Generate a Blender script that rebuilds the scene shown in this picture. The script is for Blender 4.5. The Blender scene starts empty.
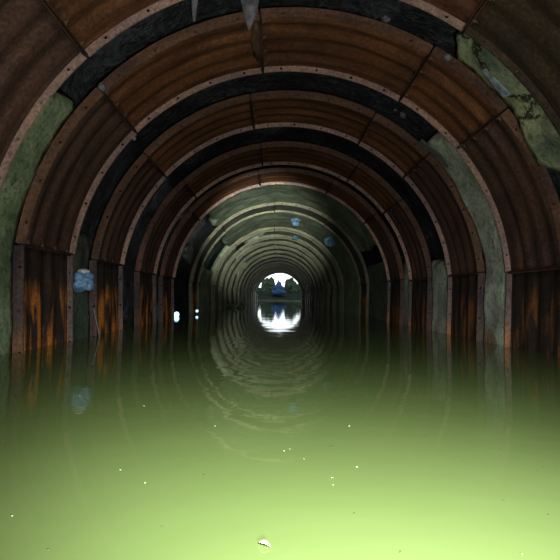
import bpy, bmesh, math, random
from mathutils import Vector, noise, Matrix
random.seed(7)
S = bpy.context.scene
COL = S.collection
PI = math.pi
def rad(d): return d * PI / 180.0

# ------------------------------------------------------------------ layout (metres): water is z = 0, the tunnel runs along +Y
ZC = 0.60            # height of the arch centre above the water
RL = 2.20            # inner lip of the rib flanges
RP = 2.265           # plate
RR = 2.62            # rock behind
CAM = Vector((-0.172, 0.0, 0.476))
FPX = 470.0
SPRING = 84.0        # degrees from the crown where the straight legs start
Y_END = 46.0

# ------------------------------------------------------------------ helpers
def link(name, me, mats=None, parent=None):
    o = bpy.data.objects.new(name, me)
    COL.objects.link(o)
    if mats is not None and me is not None:
        for m in (mats if isinstance(mats, (list, tuple)) else [mats]):
            me.materials.append(m)
    if parent is not None:
        o.parent = parent
    return o
def tag(o, label=None, cat=None, group=None, kind=None):
    if label: o['label'] = label
    if cat: o['category'] = cat
    if group: o['group'] = group
    if kind: o['kind'] = kind
    return o
def empty(name, loc, rz=0.0):
    o = bpy.data.objects.new(name, None)
    o.empty_display_size = 0.2
    COL.objects.link(o)
    o.location = loc
    o.rotation_euler = (0, 0, rz)
    return o
def mesh_from(name, verts, faces, uvs=None, smooth=True):
    me = bpy.data.meshes.new(name)
    me.from_pydata([tuple(v) for v in verts], [], faces)
    me.update()
    if uvs is not None:
        l = me.uv_layers.new(name='UVMap')
        for p in me.polygons:
            for li in p.loop_indices:
                l.data[li].uv = uvs[me.loops[li].vertex_index]
    if smooth:
        for p in me.polygons: p.use_smooth = True
    return me
def solidify(o, t, offset):
    m = o.modifiers.new('thickness', 'SOLIDIFY')
    m.thickness = t; m.offset = offset
    m.use_even_offset = False
    return o
def fbm(x, y, z, oct=4):
    v = 0; a = 1; f = 1
    for _ in range(oct):
        v += a * noise.noise(Vector((x*f, y*f, z*f))); a *= .5; f *= 2.03
    return v

# ------------------------------------------------------------------ materials
def new_mat(name):
    m = bpy.data.materials.new(name); m.use_nodes = True
    nt = m.node_tree
    return m, nt, nt.nodes, nt.links, nt.nodes['Principled BSDF']
def ramp(N, stops, interp='LINEAR'):
    r = N.new('ShaderNodeValToRGB'); cr = r.color_ramp; cr.interpolation = interp
    while len(cr.elements) > 1: cr.elements.remove(cr.elements[-1])
    cr.elements[0].position = stops[0][0]; cr.elements[0].color = stops[0][1]
    for p, c in stops[1:]:
        e = cr.elements.new(p); e.color = c
    return r
def c4(c): return (c[0], c[1], c[2], 1)
def g4(v): return (v, v, v, 1)
def coords(N, L, kind='Object', scale=(1, 1, 1), jitter=True):
    tc = N.new('ShaderNodeTexCoord'); mp = N.new('ShaderNodeMapping')
    mp.inputs['Scale'].default_value = scale
    L.new(tc.outputs[kind], mp.inputs['Vector'])
    if jitter:
        oi = N.new('ShaderNodeObjectInfo'); ml = N.new('ShaderNodeMath'); ml.operation = 'MULTIPLY'
        ml.inputs[1].default_value = 37.0
        L.new(oi.outputs['Random'], ml.inputs[0])
        cx = N.new('ShaderNodeCombineXYZ')
        for i in range(3): L.new(ml.outputs[0], cx.inputs[i])
        L.new(cx.outputs[0], mp.inputs['Location'])
    return mp
def tex(N, L, vec, scale, detail=5, rough=.6, dist=0.0):
    t = N.new('ShaderNodeTexNoise')
    t.inputs['Scale'].default_value = scale; t.inputs['Detail'].default_value = detail
    t.inputs['Roughness'].default_value = rough; t.inputs['Distortion'].default_value = dist
    L.new(vec.outputs[0], t.inputs['Vector'])
    return t
def mixc(N, L, fac, a, b, mode='MIX'):
    m = N.new('ShaderNodeMix'); m.data_type = 'RGBA'; m.blend_type = mode
    if isinstance(fac, (int, float)): m.inputs[0].default_value = fac
    else: L.new(fac, m.inputs[0])
    for i, v in ((6, a), (7, b)):
        if isinstance(v, tuple): m.inputs[i].default_value = v
        else: L.new(v, m.inputs[i])
    return m.outputs[2]
def bump(N, L, bsdf, h, strength, dist):
    b = N.new('ShaderNodeBump'); b.inputs['Strength'].default_value = strength; b.inputs['Distance'].default_value = dist
    L.new(h, b.inputs['Height']); L.new(b.outputs['Normal'], bsdf.inputs['Normal'])

def rust_mat(name, c_dark, c_mid, c_light, orange=0.0, top=.52):
    m, nt, N, L, B = new_mat(name)
    uv = coords(N, L, 'UV', (0.9, 11.0, 1))
    fine = coords(N, L, 'UV', (1, 1, 1))
    st = tex(N, L, uv, 1.0, 4, .55, .3)
    sp = tex(N, L, fine, 38, 4, .7)
    bl = tex(N, L, fine, 2.1, 5, .6)
    r1 = ramp(N, [(.22, c4(c_dark)), (.5, c4(c_mid)), (.78, c4(c_light))])
    L.new(st.outputs['Fac'], r1.inputs[0])
    r2 = ramp(N, [(.3, g4(.35)), (.5, g4(.95)), (.68, g4(1.7))])
    L.new(sp.outputs['Fac'], r2.inputs[0])
    col = mixc(N, L, .75, r1.outputs[0], r2.outputs[0], 'MULTIPLY')
    r3 = ramp(N, [(.35, c4((.62, .60, .66))), (.6, c4((1.25, 1.1, .9)))])
    L.new(bl.outputs['Fac'], r3.inputs[0])
    col = mixc(N, L, .8, col, r3.outputs[0], 'MULTIPLY')
    if orange > 0:
        # bright rust runs on the lower half of a leg plate; object z is the height above the water
        o3 = coords(N, L, 'Object', (1, 1, 1), False)
        sx = N.new('ShaderNodeSeparateXYZ'); L.new(o3.outputs[0], sx.inputs[0])
        hm = ramp(N, [(0.0, g4(1)), (max(.02, top-.12), g4(1)), (top+.08, g4(0))])
        sc = N.new('ShaderNodeMath'); sc.operation = 'ADD'; sc.inputs[1].default_value = 0.0
        wob = coords(N, L, 'UV', (1.3, 9, 1))
        wn = tex(N, L, wob, 1.0, 3, .6)
        ad = N.new('ShaderNodeMath'); ad.operation = 'MULTIPLY_ADD'; ad.inputs[1].default_value = .5; ad.inputs[2].default_value = -.25
        L.new(wn.outputs['Fac'], ad.inputs[0])
        L.new(sx.outputs['Z'], sc.inputs[0]); L.new(ad.outputs[0], sc.inputs[1])
        L.new(sc.outputs[0], hm.inputs[0])
        vst = coords(N, L, 'UV', (1.6, 12.0, 1))
        vn = tex(N, L, vst, 1.0, 3, .55, .25)
        vr = ramp(N, [(.46, g4(0)), (.60, g4(orange))])
        L.new(vn.outputs['Fac'], vr.inputs[0])
        mm = N.new('ShaderNodeMath'); mm.operation = 'MULTIPLY'
        L.new(hm.outputs[0], mm.inputs[0]); L.new(vr.outputs[0], mm.inputs[1])
        oc = ramp(N, [(.35, c4((.42, .13, .022))), (.65, c4((.78, .29, .05)))])
        L.new(sp.outputs['Fac'], oc.inputs[0])
        col = mixc(N, L, mm.outputs[0], col, oc.outputs[0])
    L.new(col, B.inputs['Base Color'])
    B.inputs['Roughness'].default_value = .72
    B.inputs['Specular IOR Level'].default_value = .3
    bump(N, L, B, sp.outputs['Fac'], .5, .006)
    return m

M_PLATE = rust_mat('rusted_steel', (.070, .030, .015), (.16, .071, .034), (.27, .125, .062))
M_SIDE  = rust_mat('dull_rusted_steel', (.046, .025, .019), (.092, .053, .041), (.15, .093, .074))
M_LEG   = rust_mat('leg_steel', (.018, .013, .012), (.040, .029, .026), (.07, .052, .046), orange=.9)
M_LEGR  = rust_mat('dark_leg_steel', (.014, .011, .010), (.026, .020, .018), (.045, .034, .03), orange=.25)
M_FLANGE = rust_mat('flange_steel', (.28, .19, .165), (.42, .30, .265), (.52, .39, .35))
M_EDGE  = rust_mat('brown_flange_steel', (.085, .048, .033), (.145, .085, .060), (.20, .125, .09))
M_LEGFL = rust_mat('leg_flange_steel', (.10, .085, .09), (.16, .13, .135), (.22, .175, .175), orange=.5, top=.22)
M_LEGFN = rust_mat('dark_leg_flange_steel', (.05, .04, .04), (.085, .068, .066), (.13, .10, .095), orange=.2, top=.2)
M_FARP  = rust_mat('lime_crusted_steel', (.12, .145, .10), (.20, .23, .16), (.29, .325, .24))
M_FARF  = rust_mat('lime_crusted_flange', (.12, .125, .085), (.175, .175, .125), (.24, .24, .175))
M_DFARP = rust_mat('dull_shade_toned_steel', (.03, .034, .026), (.055, .06, .046), (.09, .095, .075))  # shade near the mouth put into the steel colour; also dulls the sixth rib
M_DFARF = rust_mat('shade_toned_flange', (.07, .07, .055), (.10, .10, .08), (.14, .14, .11))  # same mouth shade, put into the flange colour
M_OLIVE = rust_mat('dark_olive_steel', (.030, .022, .013), (.054, .041, .025), (.085, .067, .043))  # darker olive tone for the nearest rib's upper right plate
M_OLIVEF = rust_mat('dark_olive_flange', (.04, .030, .022), (.068, .053, .038), (.10, .08, .06))
M_JOINT = rust_mat('joint_steel', (.035, .018, .012), (.075, .04, .026), (.12, .07, .05))
M_BOLT = rust_mat('bolt_steel', (.08, .06, .05), (.14, .11, .09), (.25, .2, .17))

def rock_mat():
    m, nt, N, L, B = new_mat('wet_dark_rock')
    o = coords(N, L, 'Object', (1, 1, 1), False)
    n1 = tex(N, L, o, 1.7, 6, .6); n2 = tex(N, L, o, 14, 5, .65)
    r = ramp(N, [(.36, c4((.010, .014, .015))), (.52, c4((.045, .054, .058))), (.70, c4((.13, .15, .155)))])
    mx = N.new('ShaderNodeMath'); mx.operation = 'MULTIPLY_ADD'; mx.inputs[1].default_value = .45; 
    sc = N.new('ShaderNodeMath'); sc.operation = 'MULTIPLY'; sc.inputs[1].default_value = .55
    L.new(n1.outputs['Fac'], sc.inputs[0]); L.new(n2.outputs['Fac'], mx.inputs[0]); L.new(sc.outputs[0], mx.inputs[2])
    L.new(mx.outputs[0], r.inputs[0])
    L.new(r.outputs[0], B.inputs['Base Color'])
    B.inputs['Roughness'].default_value = .24
    bump(N, L, B, n2.outputs['Fac'], 1.0, .09)
    return m
M_ROCK = rock_mat()

def concrete_mat(name, dark, mid, light, rust=0.0, crack=0.0):
    m, nt, N, L, B = new_mat(name)
    o = coords(N, L, 'Object', (1, 1, 1), False)
    n1 = tex(N, L, o, 2.2, 6, .62, .4); n2 = tex(N, L, o, 24, 4, .65); n3 = tex(N, L, o, 8.5, 4, .7)
    r = ramp(N, [(.33, c4(dark)), (.5, c4(mid)), (.68, c4(light))])
    L.new(n1.outputs['Fac'], r.inputs[0])
    r2 = ramp(N, [(.30, g4(.22)), (.46, g4(.9)), (.7, g4(1.4))])
    L.new(n2.outputs['Fac'], r2.inputs[0])
    col = mixc(N, L, .7, r.outputs[0], r2.outputs[0], 'MULTIPLY')
    r3 = ramp(N, [(.30, g4(.12)), (.38, g4(1.0))])
    L.new(n3.outputs['Fac'], r3.inputs[0])
    col = mixc(N, L, .75, col, r3.outputs[0], 'MULTIPLY')
    if crack > 0:
        v = N.new('ShaderNodeTexVoronoi'); v.feature = 'DISTANCE_TO_EDGE'; v.inputs['Scale'].default_value = 2.6
        ofs = mixc(N, L, .22, o.outputs[0], n3.outputs['Color'])
        L.new(ofs, v.inputs['Vector'])
        cr = ramp(N, [(.0, g4(.05)), (crack, g4(.25)), (crack*2, g4(1))]); L.new(v.outputs['Distance'], cr.inputs[0])
        col = mixc(N, L, 1.0, col, cr.outputs[0], 'MULTIPLY')
    if rust > 0:
        sx = N.new('ShaderNodeSeparateXYZ'); L.new(o.outputs[0], sx.inputs[0])
        ad = N.new('ShaderNodeMath'); ad.operation = 'MULTIPLY_ADD'; ad.inputs[1].default_value = 1.1
        L.new(n1.outputs['Fac'], ad.inputs[0]); 
        L.new(sx.outputs['Z'], ad.inputs[2])
        hm = ramp(N, [(.42, g4(rust)), (.66, g4(0))]); L.new(ad.outputs[0], hm.inputs[0])
        oc = ramp(N, [(.4, c4((.16, .055, .02))), (.6, c4((.36, .14, .04)))])
        L.new(n2.outputs['Fac'], oc.inputs[0])
        col = mixc(N, L, hm.outputs[0], col, oc.outputs[0])
    L.new(col, B.inputs['Base Color'])
    B.inputs['Roughness'].default_value = .62
    B.inputs['Specular IOR Level'].default_value = .35
    bump(N, L, B, n3.outputs['Fac'], .7, .03)
    return m
M_CGREEN = concrete_mat('mossy_concrete', (.10, .15, .085), (.22, .30, .17), (.36, .44, .29))
M_CGREY = concrete_mat('damp_grey_concrete', (.20, .25, .20), (.42, .48, .38), (.62, .68, .55), rust=.9)
M_CYELL = concrete_mat('lichen_concrete', (.11, .15, .11), (.33, .38, .22), (.60, .62, .36), crack=.03)
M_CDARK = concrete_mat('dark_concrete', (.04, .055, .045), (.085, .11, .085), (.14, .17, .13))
M_CFAR = concrete_mat('grey_green_lining', (.12, .155, .10), (.22, .265, .17), (.36, .41, .28))

def plain(name, col, rough=.6, spec=.5, emit=None, estr=0, noise_amt=.35, nscale=9):
    m, nt, N, L, B = new_mat(name)
    o = coords(N, L, 'Object', (1, 1, 1))
    n = tex(N, L, o, nscale, 4, .6)
    r = ramp(N, [(.3, c4([x*(1-noise_amt) for x in col])), (.7, c4([min(1, x*(1+noise_amt)) for x in col]))])
    L.new(n.outputs['Fac'], r.inputs[0]); L.new(r.outputs[0], B.inputs['Base Color'])
    B.inputs['Roughness'].default_value = rough; B.inputs['Specular IOR Level'].default_value = spec
    if emit:
        B.inputs['Emission Color'].default_value = c4(emit); B.inputs['Emission Strength'].default_value = estr
    bump(N, L, B, n.outputs['Fac'], .3, .01)
    return m
M_CALC = plain('grey_calcite', (.22, .215, .24), .4, noise_amt=.55, nscale=16)
M_BLUE = plain('pale_blue_plastic', (.20, .40, .62), .3, noise_amt=.5, nscale=14)
M_RAG = plain('dark_blue_rag', (.075, .15, .23), .5, noise_amt=.6, nscale=12)
M_SHINE = plain('bluish_wet_stone', (.26, .32, .36), .25, noise_amt=.6, nscale=18)
M_WHITEP = plain('white_plastic', (.75, .82, .88), .35, noise_amt=.15)
M_BLACK = plain('black_plastic', (.02, .02, .022), .4)
M_LENS = plain('lamp_lens', (.8, .9, 1.0), .2, emit=(.42, .72, 1.0), estr=2.6)
M_PALEF = plain('pale_fleck', (.38, .44, .22), .6, noise_amt=.1)
M_LEAFP = plain('pale_leaf', (.60, .66, .36), .6, noise_amt=.1)
M_DARKF = plain('dark_fleck', (.05, .06, .025), .6)
M_BUSH = plain('dark_foliage', (.024, .036, .024), 1.0, .0, nscale=3)
M_CONIF = plain('blue_green_foliage', (.016, .034, .078), 1.0, .0, nscale=3)
M_BARK = plain('bark', (.05, .035, .025), .8)
M_BANK = plain('earth_bank', (.010, .012, .010), 1.0, .0, nscale=2)
M_BED = plain('silt', (.10, .11, .05), .9, nscale=2)
M_WOOD = plain('grey_wet_timber', (.15, .17, .15), .5)

def water_mat():
    m, nt, N, L, B = new_mat('murky_green_water')
    o = coords(N, L, 'Object', (1, 1, 1), False)
    n = tex(N, L, o, .9, 3, .5)
    r = ramp(N, [(.3, c4((.114, .168, .049))), (.7, c4((.128, .182, .057)))])
    L.new(n.outputs['Fac'], r.inputs[0]); L.new(r.outputs[0], B.inputs['Base Color'])
    B.inputs['Roughness'].default_value = .03
    B.inputs['IOR'].default_value = 1.33
    w = coords(N, L, 'Object', (1.0, 1.5, 1), False)
    a = tex(N, L, w, 1.6, 2, .45, .6)
    b = tex(N, L, w, 7.0, 2, .5)
    ad = N.new('ShaderNodeMath'); ad.operation = 'MULTIPLY_ADD'; ad.inputs[1].default_value = .16
    L.new(b.outputs['Fac'], ad.inputs[0]); L.new(a.outputs['Fac'], ad.inputs[2])
    bump(N, L, B, ad.outputs[0], .22, .010)
    return m
M_WATER = water_mat()

# ------------------------------------------------------------------ the arch path: a = degrees from the crown (minus left, plus right)
R0 = 2.25
LEAN = rad(1.6)
def station(a, spring=SPRING):
    s = 1 if a >= 0 else -1
    t = abs(a)
    if t <= spring:
        return (0.0, ZC, math.sin(rad(a)), math.cos(rad(a)))
    e = rad(spring)
    ln = rad(t - spring) * R0
    px, pz = s*math.sin(e)*R0, ZC + math.cos(e)*R0
    dx, dz = -s*math.sin(LEAN), -math.cos(LEAN)
    nx, nz = s*math.cos(LEAN), -math.sin(LEAN)
    px += dx*ln; pz += dz*ln
    return (px - nx*R0, pz - nz*R0, nx, nz)
def bend(y):
    """the far half of the tunnel drifts gently to the right"""
    return .52*(max(0, y-17)/29)**1.6
def pt(a, r, y, spring=SPRING):
    ox, oz, nx, nz = station(a, spring)
    return (ox + nx*r + bend(y), y, oz + nz*r)
def deg(m): return m / R0 * 180 / PI

# ------------------------------------------------------------------ a rib: corrugated plates bolted into an arch, each with inward flanges
def skin_mesh(a0, a1, w, spring, dr):
    na = max(4, int(abs(a1-a0)/2.0)); nv = 40
    V = []; F = []; U = []
    for i in range(na+1):
        a = a0 + (a1-a0)*i/na
        for j in range(nv+1):
            v = j/nv
            edge = min(1, min(v, 1-v)/.06)
            r = RP + dr + .013*math.cos(2*PI*4*v)*edge*1.0 + .003*noise.noise(Vector((a*.2, v*6, 3)))
            V.append(pt(a, r, (v-.5)*w, spring)); U.append((rad(a)*R0, v*w))
    for i in range(na):
        for j in range(nv):
            p = i*(nv+1)+j
            F.append((p, p+1, p+nv+2, p+nv+1))
    return mesh_from('skin', V, F, U)
def flange_mesh(a0, a1, y, spring, dr, holes=True):
    r0, r1 = RL+dr, RP+dr+.02
    rc = (RL+RP)/2 + dr - .002
    h = .021
    V = []; F = []; U = []; idx = {}
    def vid(a, r):
        k = (round(a, 5), round(r, 5))
        if k not in idx:
            idx[k] = len(V); V.append(pt(a, r, y, spring)); U.append((rad(a)*R0, r))
        return idx[k]
    L = abs(a1-a0); n = max(1, round(rad(L)*R0/.335))
    cell = (a1-a0)/n; hd = deg(h)
    rows = [r0, rc-h, rc+h, r1]
    for c in range(n):
        ca = a0 + cell*(c+.5)
        s0 = a0 + cell*c; s1 = s0 + cell
        def strip(u0, u1, k):
            for q in range(k):
                x0 = u0+(u1-u0)*q/k; x1 = u0+(u1-u0)*(q+1)/k
                for ra, rb in zip(rows[:-1], rows[1:]):
                    F.append((vid(x0, ra), vid(x1, ra), vid(x1, rb), vid(x0, rb)))
        strip(s0, ca-hd, 2); strip(ca+hd, s1, 2)
        for ra, rb in ((rows[0], rows[1]), (rows[2], rows[3])):
            F.append((vid(ca-hd, ra), vid(ca, ra), vid(ca, rb), vid(ca-hd, rb)))
            F.append((vid(ca, ra), vid(ca+hd, ra), vid(ca+hd, rb), vid(ca, rb)))
        ring = []
        hole = []
        for q in range(8):
            t = q*PI/4
            cx, cy = math.cos(t), math.sin(t)
            m = max(abs(cx), abs(cy))
            ring.append(vid(ca + hd*cx/m if abs(cx/m) > .01 else ca, rc + h*cy/m if abs(cy/m) > .01 else rc))
            hole.append(vid(ca + hd*.68*cx, rc + h*.68*cy))
        # the ring's mid points on the a-axis sides are not shared with the strips; harmless t-junctions
        for q in range(8):
            k = (q+1) % 8
            F.append((ring[q], ring[k], hole[k], hole[q]))
    return mesh_from('flange', V, F, U, smooth=False)
def joint_mesh(a, w, spring, dr):
    V = []; F = []; U = []
    n = 10
    for j in range(n+1):
        y = (j/n-.5)*w*.985
        for r in (RL+dr+.012, RP+dr+.02):
            V.append(pt(a, r, y, spring)); U.append((y, r))
    for j in range(n):
        p = j*2
        F.append((p, p+1, p+3, p+2))
    return mesh_from('joint', V, F, U, smooth=False)
def bolt_mesh():
    bm = bmesh.new()
    bmesh.ops.create_cone(bm, cap_ends=True, segments=6, radius1=.019, radius2=.019, depth=.018, matrix=Matrix.Translation((0, 0, .009)))
    bmesh.ops.create_cone(bm, cap_ends=True, segments=8, radius1=.010, radius2=.009, depth=.022, matrix=Matrix.Translation((0, 0, .027)))
    me = bpy.data.meshes.new('bolt'); bm.to_mesh(me); bm.free()
    me.uv_layers.new(name='UVMap')
    me.materials.append(M_BOLT)
    return me
BOLT = bolt_mesh()
def build_rib(y0, y1, joints, label, bolts=True, wob=1.0, lspr=SPRING, rspr=SPRING, far=False, special={}):
    """joints: angles from left spring to right spring (inclusive)."""
    w = y1-y0
    root = empty('steel_arch_rib', (0, (y0+y1)/2, 0))
    tag(root, label, 'tunnel rib', 'rusty steel ribs along the tunnel')
    spans = [(-lspr-36, -lspr, 'leg')] + [(a, b, 'arch') for a, b in zip(joints[:-1], joints[1:])] + [(rspr, rspr+36, 'leg')]
    for (a, b, kind) in spans:
        spring = lspr if (a+b) < 0 else rspr
        mid = (a+b)/2
        dr = random.uniform(-.010, .010)*wob
        if kind == 'leg': dr = .014
        g = deg(.010)
        aa, bb = a+g, b-g
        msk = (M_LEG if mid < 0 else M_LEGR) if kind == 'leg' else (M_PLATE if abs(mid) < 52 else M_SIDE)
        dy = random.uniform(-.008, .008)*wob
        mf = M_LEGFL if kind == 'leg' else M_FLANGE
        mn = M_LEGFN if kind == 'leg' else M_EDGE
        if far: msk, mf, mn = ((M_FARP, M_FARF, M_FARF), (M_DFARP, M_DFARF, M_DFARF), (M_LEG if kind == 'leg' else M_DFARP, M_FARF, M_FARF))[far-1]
        if int(a) in special: msk, mf, mn = special[int(a)]
        p = solidify(link('leg_plate' if kind == 'leg' else 'arch_plate', skin_mesh(aa, bb, w, spring, dr), msk, root), .010, 1)
        f1 = solidify(link('flange', flange_mesh(aa, bb, -w/2+dy, spring, dr), mn, p), .014, 0)
        f2 = solidify(link('flange', flange_mesh(aa, bb, w/2+dy, spring, dr), mf, p), .014, 0)
        for q, ang in ((0, aa), (1, bb)):
            solidify(link('joint_flange', joint_mesh(ang, w, spring, dr), M_JOINT, p), .012, 0)
        if bolts and kind != 'leg':
            for k in range(4):
                y = (k/3-.5)*w*.78
                ox, oz, nx, nz = station(aa, spring)
                r = RL+dr+.045
                bo = link('bolt', BOLT, None, p)
                bo.location = (ox+nx*r, y, oz+nz*r)
                t = Vector((nz, 0, -nx))
                bo.rotation_mode = 'QUATERNION'
                bo.rotation_quaternion = t.to_track_quat('Z', 'Y')
    return root
def kids(o): return [c for c in bpy.data.objects if c.parent is o]
def copy_tree(o, parent=None):
    ch = kids(o)
    c = o.copy(); COL.objects.link(c)
    if parent is not None: c.parent = parent
    for k in ch: copy_tree(k, c)
    return c

build_rib(2.40, 3.357, [-84, -44, -6, 33, 84], 'nearest rusty steel rib, cut off by the upper corners of the picture', special={33: (M_OLIVE, M_OLIVEF, M_OLIVEF)})
build_rib(3.83, 4.765, [-83, -46, -8, 30, 50, 86], 'second rusty steel rib, grey spike hanging over its crown', lspr=83, rspr=86)
build_rib(5.41, 6.34, [-83, -48, -12, 26, 46, 85], 'third rusty steel rib, right behind the blue bag on the left', lspr=83, rspr=85)
build_rib(7.18, 8.17, [-84, -44, -10, 30, 52, 85], 'fourth rusty steel rib, before the narrow concrete strip on the right', lspr=84, rspr=85)
build_rib(8.70, 9.66, [-84, -50, -12, 24, 50, 84], 'fifth steel rib, last one before the green crown lining begins', bolts=False)
build_rib(11.85, 12.86, [-84, -42, -4, 33, 84], 'sixth steel rib, just behind the small glowing lamp at the left waterline', bolts=False, far=3)
far_ribs = [(16.25, 'seventh steel rib, slender, just behind the blue rags on the crown'),
            (18.3, 'eighth steel rib, slender, directly past the seventh'),
            (20.3, 'ninth steel rib, slender, where the pale lit lining starts'),
            (22.3, 'tenth steel rib, slender, within the pale lit lining'),
            (24.6, 'eleventh steel rib, slender, within the pale lit lining'),
            (27.0, 'twelfth steel rib, slender, at the far end of the pale lining'),
            (29.5, 'thirteenth steel rib, first in the dim stretch before the tunnel mouth'),
            (32.0, 'fourteenth steel rib, second in the dim stretch before the tunnel mouth'),
            (34.7, 'fifteenth steel rib, third in the dim stretch before the tunnel mouth'),
            (37.4, 'sixteenth steel rib, fourth from the bright tunnel mouth'),
            (40.1, 'third steel rib counting back from the bright tunnel mouth'),
            (42.8, 'second steel rib counting back from the bright tunnel mouth'),
            (45.4, 'last steel rib, framing the bright tunnel mouth')]
slender = build_rib(16.0, 16.5, [-84, -42, -4, 33, 84], far_ribs[0][1], bolts=False, far=1)
shade_toned_rib = build_rib(29.25, 29.75, [-84, -38, 2, 36, 84], far_ribs[6][1], bolts=False, far=2)  # rib coloured darker for the shade near the mouth
shade_toned_rib.location.x = bend(29.5)
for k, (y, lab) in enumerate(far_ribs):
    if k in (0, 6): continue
    r = copy_tree(slender if k < 6 else shade_toned_rib)
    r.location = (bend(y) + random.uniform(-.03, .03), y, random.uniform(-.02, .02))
    r['label'] = lab

# ------------------------------------------------------------------ concrete infill between the ribs
def infill(y0, y1, a0, a1, mat, label, rough0=4.0, rough1=4.0, r_in=2.285, seed=0, name='concrete_infill', amp=.03, th=.2, cat='concrete panel', smooth=True):
    na = max(6, int(abs(a1-a0)/1.2)); ny = max(4, int((y1-y0)/.05)); ny = min(ny, 26)
    V = []; F = []
    def edge(y, rgh, s):
        return rgh*fbm(y*2.6, s, seed*3.1, 4)
    grids = []
    for layer in (0, 1):
        for i in range(na+1):
            u = i/na
            for j in range(ny+1):
                y = y0+(y1-y0)*j/ny
                e0 = a0 + edge(y, rough0, 1.7); e1 = a1 + edge(y, rough1, 9.2)
                a = e0 + (e1-e0)*u
                if layer == 0:
                    x, _, z = pt(a, 2.3, y)
                    r = r_in + amp*fbm(x*1.7+seed, y*1.7, z*1.7, 5) 
                    if i in (0, na): r += .03
                else: r = r_in+th
                V.append(pt(a, r, y))
    n1 = (na+1)*(ny+1)
    for i in range(na):
        for j in range(ny):
            p = i*(ny+1)+j
            F.append((p, p+1, p+ny+2, p+ny+1))
            q = p+n1
            F.append((q, q+ny+1, q+ny+2, q+1))
    for i in range(na):
        p = i*(ny+1); F.append((p, p+ny+1, p+ny+1+n1, p+n1))
        p = p+ny; F.append((p, p+n1, p+ny+1+n1, p+ny+1))
    for j in range(ny):
        p = j; F.append((p, p+n1, p+1+n1, p+1))
        p = na*(ny+1)+j; F.append((p, p+1, p+1+n1, p+n1))
    o = link(name, mesh_from(name, V, F), mat)
    tag(o, label, cat, 'concrete infill between the steel ribs')
    return o
G = [(3.372, 3.815), (4.78, 5.395), (6.355, 7.165), (8.185, 8.685), (9.675, 11.835), (12.875, 15.985)]
BOT = 120
infill(*G[0], -52, -BOT, M_CGREEN, 'tall green mossy concrete panel between the two nearest ribs, left wall', seed=1, rough0=5)
infill(G[0][0], G[0][1], 34, 64, M_CYELL, 'cracked yellow-green concrete panel high between the two nearest ribs, right side', seed=2, rough0=4, amp=.07)
infill(*G[1], -77, -BOT, M_CDARK, 'dark low concrete panel behind the blue bag on the left wall', seed=3)
infill(G[1][0], G[1][1], 44, BOT, M_CGREY, 'tall pale grey concrete panel between second and third rib, right wall', seed=4, rough0=3)
infill(*G[2], 79, BOT, M_CGREY, 'speckled grey concrete panel between third and fourth rib, right waterline', seed=5, rough0=2)
infill(*G[3], 76, BOT, M_CGREY, 'narrow grey concrete panel between fourth and fifth rib, right waterline', seed=6, rough0=2)
infill(*G[4], -44, 63, M_CFAR, 'green concrete crown lining just past the fifth rib', seed=7)
infill(*G[4], 73, BOT, M_CDARK, 'dark concrete panel below the square hole, right wall', seed=8, rough0=1)
infill(*G[5], -46, BOT, M_CFAR, 'green concrete crown lining carrying the blue rags', seed=9)
infill(*G[5], -74, -BOT, M_CFAR, 'low pale concrete panel below a dark hole, left wall', seed=10)
ys = [f[0] for f in far_ribs]
words = ['seventh and eighth', 'eighth and ninth', 'ninth and tenth', 'tenth and eleventh', 'eleventh and twelfth', 'twelfth and thirteenth',
         'thirteenth and fourteenth', 'fourteenth and fifteenth', 'fifteenth and sixteenth', 'sixteenth and third-last', 'third-last and second-last', 'second-last and last']
for k in range(len(ys)-1):
    y0, y1 = ys[k]+.265, ys[k+1]-.265
    m = M_CFAR if k < 5 else M_CDARK  # dimness towards the mouth put into the lining's colour
    if k in (0, 1, 3):
        infill(y0, y1, -20-8*k, BOT, m, 'broken concrete vault lining between the %s steel ribs' % words[k], seed=20+k, rough0=9)
        infill(y0, y1, -46-6*k, -BOT, m, 'left concrete side panel between the %s steel ribs' % words[k], seed=40+k, rough0=6)
    else:
        infill(y0, y1, -BOT, BOT, m, 'full concrete vault lining between the %s steel ribs' % words[k], seed=20+k)

# thin slat standing in the gap beside the pale panel
def slat():
    V = []; F = []
    n = 8
    for i in range(n+1):
        a = 41.5 + 11*i/n
        w = .035 + .03*math.sin(PI*i/n)
        yc = 5.33 - .10*(i/n)
        for dy, r in ((-w, 2.30), (w, 2.30), (w, 2.325), (-w, 2.325)):
            V.append(pt(a, r - .045 - .01*math.sin(i), yc+dy))
    for i in range(n):
        for k in range(4):
            p = i*4; F.append((p+k, p+(k+1) % 4, p+4+(k+1) % 4, p+4+k))
    F += [(0, 3, 2, 1), (n*4, n*4+1, n*4+2, n*4+3)]
    o = link('timber_slat', mesh_from('slat', V, F, smooth=False), M_WOOD)
    tag(o, 'thin grey slat wedged at the top of the pale right-hand concrete panel', 'slat')
slat()

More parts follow.
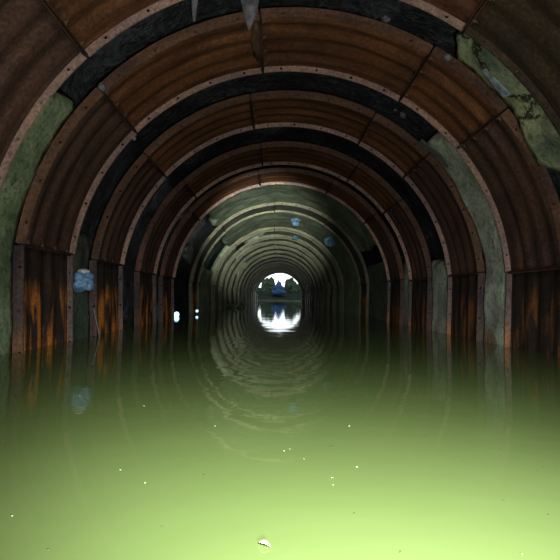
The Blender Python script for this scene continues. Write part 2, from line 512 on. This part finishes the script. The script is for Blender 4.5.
# ------------------------------------------------------------------ rock shell, floor, mouth wall, added light stop
def shell(name, a0, a1):
    na = int(abs(a1-a0)/2.0); ys_ = []
    y = -3.0
    while y < Y_END:
        ys_.append(y); y += .09 if y < 10 else .25
    ys_.append(Y_END)
    V = []; F = []
    for i in range(na+1):
        a = a0+(a1-a0)*i/na
        for y in ys_:
            x, _, z = pt(a, RR, y)
            r = RR + .10*fbm(x*1.3, y*1.3, z*1.3, 5)
            V.append(pt(a, r, y))
    ny = len(ys_)
    for i in range(na):
        for j in range(ny-1):
            p = i*ny+j
            F.append((p, p+1, p+ny+1, p+ny))
    o = link(name, mesh_from(name, V, F, smooth=False), M_ROCK)
    tag(o, kind='structure')
shell('wall_left', -122, -50)
shell('ceiling', -50, 50)
shell('wall_right', 50, 122)
def box_mesh(x0, x1, y0, y1, z0, z1):
    V = [(x0, y0, z0), (x1, y0, z0), (x1, y1, z0), (x0, y1, z0), (x0, y0, z1), (x1, y0, z1), (x1, y1, z1), (x0, y1, z1)]
    F = [(0, 3, 2, 1), (4, 5, 6, 7), (0, 1, 5, 4), (1, 2, 6, 5), (2, 3, 7, 6), (3, 0, 4, 7)]
    return mesh_from('box', V, F, smooth=False)
tag(link('floor', box_mesh(-3.4, 3.4, -3.0, Y_END, -.95, -.80), M_BED), kind='structure')
tag(link('added_light_stop', box_mesh(-3.6, 3.6, -3.3, -3.0, -.95, 3.8), M_ROCK), kind='structure')  # added behind the camera to keep sky light out; the tunnel goes on
# head wall of the tunnel mouth: a slab with the arch cut out of it
def headwall():
    V = []; F = []
    n = 60
    for y in (Y_END, Y_END+.5):
        for i in range(n+1):
            a = -120 + 240*i/n
            x, _, z = pt(a, RP, y)
            V.append((x, y, z))
            d = Vector((x-bend(y), z-ZC)).normalized()
            k = 7.0/max(abs(d.x), abs(d.y)) if d.y < 0 else min(9.0/max(abs(d.x), 1e-4), 5.2/max(d.y, 1e-4))
            if d.y < 0: V.append((9.0*(1 if a > 0 else -1), y, z))
            else: V.append((d.x*k, y, ZC+d.y*k))
    m = (n+1)*2
    for i in range(n):
        p = i*2
        F.append((p, p+1, p+3, p+2)); F.append((m+p, m+p+2, m+p+3, m+p+1))
        F.append((p, p+2, m+p+2, m+p))
    o = link('wall_front', mesh_from('headwall', V, F, smooth=False), M_CDARK)
    tag(o, kind='structure')
headwall()

# water
def water():
    V = []; F = []
    V = [(-3.0, -3.0, 0), (3.0, -3.0, 0), (3.3, Y_END+.5, 0), (-3.0, Y_END+.5, 0), (-9, Y_END+.5, 0), (-9, 74, 0), (9, 74, 0), (9, Y_END+.5, 0)]
    F = [(0, 1, 2, 3), (4, 3, 2, 7, 6, 5)]
    o = link('flood_water', mesh_from('water', V, F, smooth=False), M_WATER)
    tag(o, 'murky green water flooding the whole tunnel floor', 'water', kind='stuff')
water()

# ------------------------------------------------------------------ things on the walls
def lump_mesh(name, rx, ry, rz, seed, amp=.35, sub=3, flat=False):
    bm = bmesh.new()
    bmesh.ops.create_icosphere(bm, subdivisions=sub, radius=1)
    for v in bm.verts:
        k = 1 + amp*fbm(v.co.x*1.6+seed, v.co.y*1.6, v.co.z*1.6, 4)
        v.co = Vector((v.co.x*rx*k, v.co.y*ry*k, v.co.z*rz*k))
    me = bpy.data.meshes.new(name); bm.to_mesh(me); bm.free()
    for p in me.polygons: p.use_smooth = not flat
    me.uv_layers.new(name='UVMap')
    return me
def spike_mesh(name, L, w0, seed, depth=.6, n=14, lean=0.0, wt=.0):
    """hanging cone, top at z=0, tip at -L"""
    V = []; F = []; K = 10
    for i in range(n+1):
        t = i/n
        r = w0*((1-t)**.8)*(1+.25*fbm(t*4, seed, 0, 3)) + wt
        cx = lean*t*t + .015*fbm(t*2, seed+5, 0, 2)
        for k in range(K):
            q = 2*PI*k/K
            rr = r*(1+.28*noise.noise(Vector((math.cos(q)*1.4+seed, math.sin(q)*1.4, t*3))))
            V.append((cx+rr*math.cos(q), depth*rr*math.sin(q), -L*t))
    for i in range(n):
        for k in range(K):
            p = i*K+k; q = i*K+(k+1) % K
            F.append((p, p+K, q+K, q))
    F.append(tuple(range(K)))
    F.append(tuple(n*K+k for k in range(K))[::-1])
    return mesh_from(name, V, F, smooth=False)
def world(px, py, y):
    """a point at depth y on the sight line through a pixel (camera set up below: small yaw, pitch and roll)"""
    v = CAMROT @ Vector(((px-280)/FPX, -(py-280)/FPX, -1))
    t = (y-CAM.y)/v.y
    return CAM + v*t
# camera
cam = bpy.data.cameras.new('camera'); co = bpy.data.objects.new('camera', cam); COL.objects.link(co)
cam.sensor_width = 36; cam.lens = 36*FPX/560; cam.clip_start = .02; cam.clip_end = 400
YAW = math.atan(7/FPX); PITCH = math.atan(17/FPX); ROLL = rad(.8)
M = Matrix.Rotation(-YAW, 3, 'Z') @ Matrix.Rotation(PI/2+PITCH, 3, 'X') @ Matrix.Rotation(ROLL, 3, 'Z')
CAMROT = M.copy()
co.location = CAM; co.rotation_euler = M.to_euler()
S.camera = co

p = world(249, 31, 3.76)
o = link('hanging_spike', spike_mesh('spike', 3.26-p.z, .16, 2, lean=0), M_CALC); o.location = (p.x, 3.76, 3.26)
tag(o, 'grey pointed mineral spike hanging over the crown of the second rib', 'stalactite')
p = world(194, 21, 3.62)
o = link('hanging_drip', spike_mesh('drip', 3.26-p.z, .045, 4, wt=.008), M_CALC); o.location = (p.x, 3.62, 3.26)
tag(o, 'short grey mineral drip hanging in the dark gap left of the spike', 'stalactite')
for (px, py, y, sz, lab) in ((102, 87, 3.80, .030, 'pale mineral lump on the near edge of the second rib, upper left'),
                             (134, 138, 4.80, .022, 'pale mineral knob under the second rib flange joint, upper left'),
                             (404, 114, 5.86, .055, 'pale lump standing in for a wet glint in the dark gap, upper right, beside the second rib'),  # this and the next two: glints of wet rock shaped as lumps
                             (396, 108, 5.86, .036, 'smaller pale lump standing in for a glint just left of the larger one, upper right gap'),
                             (386, 19, 4.26, .040, 'pale lump standing in for a wet-rock glint in the dark gap right of the spike'),
                             (448, 57, 3.80, .028, 'small pale crumb stuck near the upper right edge of the second rib'),):
    p = world(px, py, y)
    o = link('mineral_or_glint_lump', lump_mesh('lump', sz, sz, sz, px), M_CALC); o.location = p
    tag(o, lab, 'mineral deposit')
# flowstone along the crown joint of the second rib
p = world(257, 40, 4.2)
o = link('flowstone_crust', lump_mesh('crust', .055, .34, .05, 9, .6), M_EDGE); o.location = (p.x, 4.28, ZC+RP-.03)
tag(o, 'knobbly brown mineral crust along the crown joint behind the grey spike', 'mineral deposit')

p = world(493, 84, 3.66)
o = link('broken_slab', box_mesh(-.022, .022, -.045, .045, -.15, .15), M_SHINE); o.location = p + Vector((.03, 0, .02)); o.rotation_euler = (.1, .75-PI/2, .15)
bv = o.modifiers.new('bevel', 'BEVEL'); bv.width = .02; bv.segments = 2
tag(o, 'small bluish shiny slab lodged on the cracked yellow-green panel, upper right', 'slab')
# blue bag
p = world(78.5, 282, 5.0); p.x += .05
bag = empty('plastic_bag', (p.x, 5.0, p.z))
tag(bag, 'crumpled pale blue plastic bag caught between ribs on the left wall', 'bag')
b = link('pouch', lump_mesh('pouch', .115, .13, .095, 3, .5, 4), M_BLUE, bag)
b = link('knot', lump_mesh('knot', .060, .07, .026, 8, .6), M_WHITEP, bag); b.location = (0, 0, .115)
tag(b, 'whitish bunched top')
for (px, py, y, rx, rz, lab) in ((295.5, 221, 14.1, .12, .15, 'blue rag hanging highest on the green crown lining'),
                             (330, 242, 14.1, .14, .15, 'blue rag hanging lower right on the green crown lining'),
                             (295, 238, 17.8, .13, .06, 'flat small blue rag hanging beneath the highest blue rag')):
    p = world(px, py, y)
    o = link('blue_rag', lump_mesh('rag', rx, .12, rz, px*.1, .6, 3, True), M_RAG); o.location = p
    tag(o, lab, 'rag')
def lamp(px, py, y, sz, lab, arm):
    p = world(px, py, y)
    r = empty('waterside_lamp', p); tag(r, lab, 'lamp')
    bm = bmesh.new()
    bmesh.ops.create_cone(bm, cap_ends=True, segments=20, radius1=sz*.8, radius2=sz*1.25, depth=sz*2.4)
    bmesh.ops.bevel(bm, geom=list(bm.edges), offset=sz*.1, segments=2, affect='EDGES')
    me = bpy.data.meshes.new('body'); bm.to_mesh(me); bm.free(); me.uv_layers.new(name='UVMap')
    b = link('lamp_body', me, M_BLACK, r); b.rotation_euler = (PI/2, 0, 0); b.location = (0, sz*1.3, 0)
    l = link('lamp_lens', lump_mesh('lens', sz, sz*.45, sz, 1, .0), M_LENS, r)
    c = link('bracket', box_mesh(-arm, 0, sz*1.2, sz*1.6, -sz*.25, sz*.25), M_BLACK, r)
lamp(176.5, 314.5, 10.75, .062, 'small glowing white-blue lamp at the left waterline before the sixth rib', .24)
lamp(197, 311, 12.3, .034, 'tiny fainter white-blue lamp at the left foot of the sixth rib', .10)
# thin pale pipe end at the foot of the third rib
p0 = world(97, 312, 5.30); p1 = world(101.5, 334, 5.30)
bm = bmesh.new()
d = (p1-p0); bmesh.ops.create_cone(bm, cap_ends=True, segments=10, radius1=.007, radius2=.009, depth=d.length+.3)
me = bpy.data.meshes.new('rod'); bm.to_mesh(me); bm.free(); me.uv_layers.new(name='UVMap')
o = link('thin_rod', me, M_CALC); o.location = (p0+p1)/2 - Vector((0, 0, .12)); o.rotation_mode = 'QUATERNION'; o.rotation_quaternion = d.to_track_quat('Z', 'Y')
tag(o, 'thin pale rod leaning at the waterline below the blue bag', 'rod')
# a broken green slab at the far left waterline
p = world(232, 307, 16.5)
o = link('fallen_slab', lump_mesh('slab', .42, .9, .14, 6, .5, 3, True), M_CGREEN); o.location = (-1.75, 20.5, .02)
tag(o, 'low mossy green slab lying at the left waterline deep in the tunnel', 'slab')

# ------------------------------------------------------------------ flecks on the water
def on_water(px, py):
    v = CAMROT @ Vector(((px-280)/FPX, -(py-280)/FPX, -1))
    t = -CAM.z/v.z
    return CAM + v*t
def leaf_mesh(L, W):
    V = []; F = []; n = 8
    for i in range(n+1):
        t = i/n; w = W*math.sin(PI*min(1, t*.95+.03))
        z = .002+.004*math.sin(t*PI)
        V += [((t-.5)*L, -w, z+.002), ((t-.5)*L, 0, z-.001), ((t-.5)*L, w, z+.002)]
    for i in range(n):
        p = i*3
        F += [(p, p+3, p+4, p+1), (p+1, p+4, p+5, p+2)]
    return mesh_from('leaf', V, F)
LEAF = leaf_mesh(.026, .006)
o = solidify(link('floating_leaf', LEAF, M_LEAFP), .0012, 1); q = on_water(264, 546.5); o.location = (q.x, q.y, .001); o.rotation_euler = (0, 0, -.5)
tag(o, 'pale curled leaf floating on the bright water closest to the viewer', 'leaf')
pale = [(284, 451), (290, 449), (333, 485), (332, 478), (80, 396), (144, 406), (12, 516), (304, 459), (349, 426), (357, 467), (522, 554), (120, 470), (145, 483), (215, 426)]
dark = [(427, 436), (503, 501), (400, 552), (354, 514), (170, 407), (204, 475), (48, 550), (463, 462), (548, 515), (467, 455), (331, 447), (162, 527), (500, 450), (543, 467), (4, 440)]
PF = lump_mesh('fleck', .0035, .006, .0016, 1, .4, 2); DF = lump_mesh('speck', .004, .005, .0018, 5, .4, 2)
first = True
for i, (px, py) in enumerate(pale):
    q = on_water(px, py)
    o = link('pale_fleck', PF, M_PALEF if i == 0 else None); o.location = (q.x, q.y, .001)
    s = .5*max(1, q.y/1.1)*random.uniform(.8, 1.2); o.scale = (s, s, s); o.rotation_euler = (0, 0, random.uniform(0, 3))
    tag(o, 'tiny pale fleck floating on the green water', 'fleck', 'pale flecks on the water')
for i, (px, py) in enumerate(dark):
    q = on_water(px, py)
    o = link('dark_speck', DF, M_DARKF if i == 0 else None); o.location = (q.x, q.y, .001)
    s = .5*max(1, q.y/1.1)*random.uniform(.8, 1.2); o.scale = (s, s, s); o.rotation_euler = (0, 0, random.uniform(0, 3))
    tag(o, 'tiny dark speck floating on the green water', 'speck', 'dark specks on the water')

# ------------------------------------------------------------------ outside the mouth
def bush(x, y, w, h, seed, label):
    r = empty('shrub', (x, y, .3)); tag(r, label, 'shrub')
    bm = bmesh.new()
    rnd = random.Random(seed)
    for k in range(5):
        m = Matrix.Translation((rnd.uniform(-.45, .45)*w, rnd.uniform(-.3, .3)*w, h*rnd.uniform(.38, .66)))
        bmesh.ops.create_icosphere(bm, subdivisions=4, radius=1, matrix=m @ Matrix.Diagonal((w*.42, w*.36, h*.36, 1)))
    for v in bm.verts:
        n = Vector((noise.noise(v.co*2.1+Vector((seed, 0, 0))), noise.noise(v.co*2.3+Vector((0, seed, 0))), noise.noise(v.co*2.2+Vector((0, 0, seed)))))
        v.co += n*.28 + n.yzx*.1
    me = bpy.data.meshes.new('foliage'); bm.to_mesh(me); bm.free()
    link('foliage', me, M_BUSH, r)
    bm = bmesh.new(); bmesh.ops.create_cone(bm, cap_ends=True, segments=8, radius1=.12, radius2=.06, depth=h*.6, matrix=Matrix.Translation((0, 0, h*.3-.2)))
    me = bpy.data.meshes.new('stem'); bm.to_mesh(me); bm.free(); link('stem', me, M_BARK, r)
def conifer(x, y, w, h, label):
    r = empty('conifer', (x, y, .3)); tag(r, label, 'tree')
    bm = bmesh.new()
    for z, q in ((.36, 1.1), (.60, .85), (.80, .45), (.92, .2)):
        bmesh.ops.create_icosphere(bm, subdivisions=3, radius=1, matrix=Matrix.Translation((.1*(z-.6), 0, h*z*.92)) @ Matrix.Diagonal((w*.44*q, w*.4*q, h*(.34 if q == 1 else .22), 1)))
    for v in bm.verts:
        v.co += Vector((noise.noise(v.co*2.4), noise.noise(v.co*2.2+Vector((9, 0, 0))), .7*noise.noise(v.co*2.7+Vector((0, 5, 0)))))*.20
    me = bpy.data.meshes.new('foliage'); bm.to_mesh(me); bm.free()
    link('foliage', me, M_CONIF, r)
    bm = bmesh.new(); bmesh.ops.create_cone(bm, cap_ends=True, segments=8, radius1=.14, radius2=.05, depth=h*.8, matrix=Matrix.Translation((0, 0, h*.4-.3)))
    me = bpy.data.meshes.new('trunk'); bm.to_mesh(me); bm.free(); link('trunk', me, M_BARK, r)
p = world(268.5, 297, 80); bush(p.x, 80, 1.55, 3.9, 3, 'dark green shrub left of the bright sky in the tunnel mouth')
p = world(291.5, 297, 84); bush(p.x, 84, 1.6, 3.7, 11, 'dark green shrub right of the bright sky in the tunnel mouth')
p = world(278.5, 297, 75); conifer(p.x, 75, 2.5, 2.75, 'bluish pointed tree in the middle of the tunnel mouth')
p = world(254, 297, 82); bush(p.x, 82, 1.5, 2.7, 17, 'low dark shrub at the left edge of the tunnel mouth')
p = world(302, 297, 87); bush(p.x, 87, 1.5, 2.9, 23, 'low dark shrub at the right edge of the tunnel mouth')
def bank():
    V = []; F = []
    nx, ny = 40, 14
    for j in range(ny+1):
        for i in range(nx+1):
            x = -25+50*i/nx; y = 71+30*j/ny
            z = -.3 + 1.0*min(1, (y-71)/4) + .07*max(0, y-77) + .25*noise.noise(Vector((x*.4, y*.4, 0)))
            V.append((x, y, z))
    for j in range(ny):
        for i in range(nx):
            p = j*(nx+1)+i; F.append((p, p+1, p+nx+2, p+nx+1))
    tag(link('earth_bank', mesh_from('bank', V, F), M_BANK), kind='structure')
bank()

# ------------------------------------------------------------------ light
w = bpy.data.worlds.new('overcast_sky'); S.world = w; w.use_nodes = True
bg = w.node_tree.nodes['Background']; bg.inputs[0].default_value = (.88, .96, 1, 1); bg.inputs[1].default_value = 2.2
def area_portal():
    l = bpy.data.lights.new('mouth_portal', 'AREA'); l.shape = 'RECTANGLE'; l.size = 5.0; l.size_y = 3.4
    l.cycles.is_portal = True
    o = bpy.data.objects.new('mouth_portal', l); COL.objects.link(o); o.location = (0, Y_END+.55, 1.4); o.rotation_euler = (-PI/2, 0, 0)
area_portal()
# the visitor's torch: a wide weak flood, a bright spill on the water at the feet, and a narrow throw along the crown
def spot(name, loc, target, energy, size, color, blend=1.0, soft=.05):
    l = bpy.data.lights.new(name, 'SPOT'); l.energy = energy; l.color = color; l.shadow_soft_size = soft
    l.spot_size = rad(size); l.spot_blend = blend
    o = bpy.data.objects.new(name, l); COL.objects.link(o); o.location = loc
    o.rotation_euler = (Vector(target)-Vector(loc)).to_track_quat('-Z', 'Y').to_euler()
spot('torch_flood', (-.05, -.10, .28), (-.30, 3.0, 1.5), 222, 160, (1, .96, .92))
spot('torch_spill', (.06, -.15, .86), (.08, 1.60, 0), 625, 80, (.98, 1, 1))
spot('torch_throw', (0, -.10, .70), world(263, 247, 30), 13500, 17, (.92, 1, .92))

S.view_settings.view_transform = 'Standard'; S.view_settings.look = 'None'
S.view_settings.exposure = 0.0; S.view_settings.gamma = 1.0; S.view_settings.use_curve_mapping = False
S.cycles.use_denoising = True
S.cycles.use_light_tree = False
S.cycles.max_bounces = 8
S.cycles.sample_clamp_indirect = 4.0
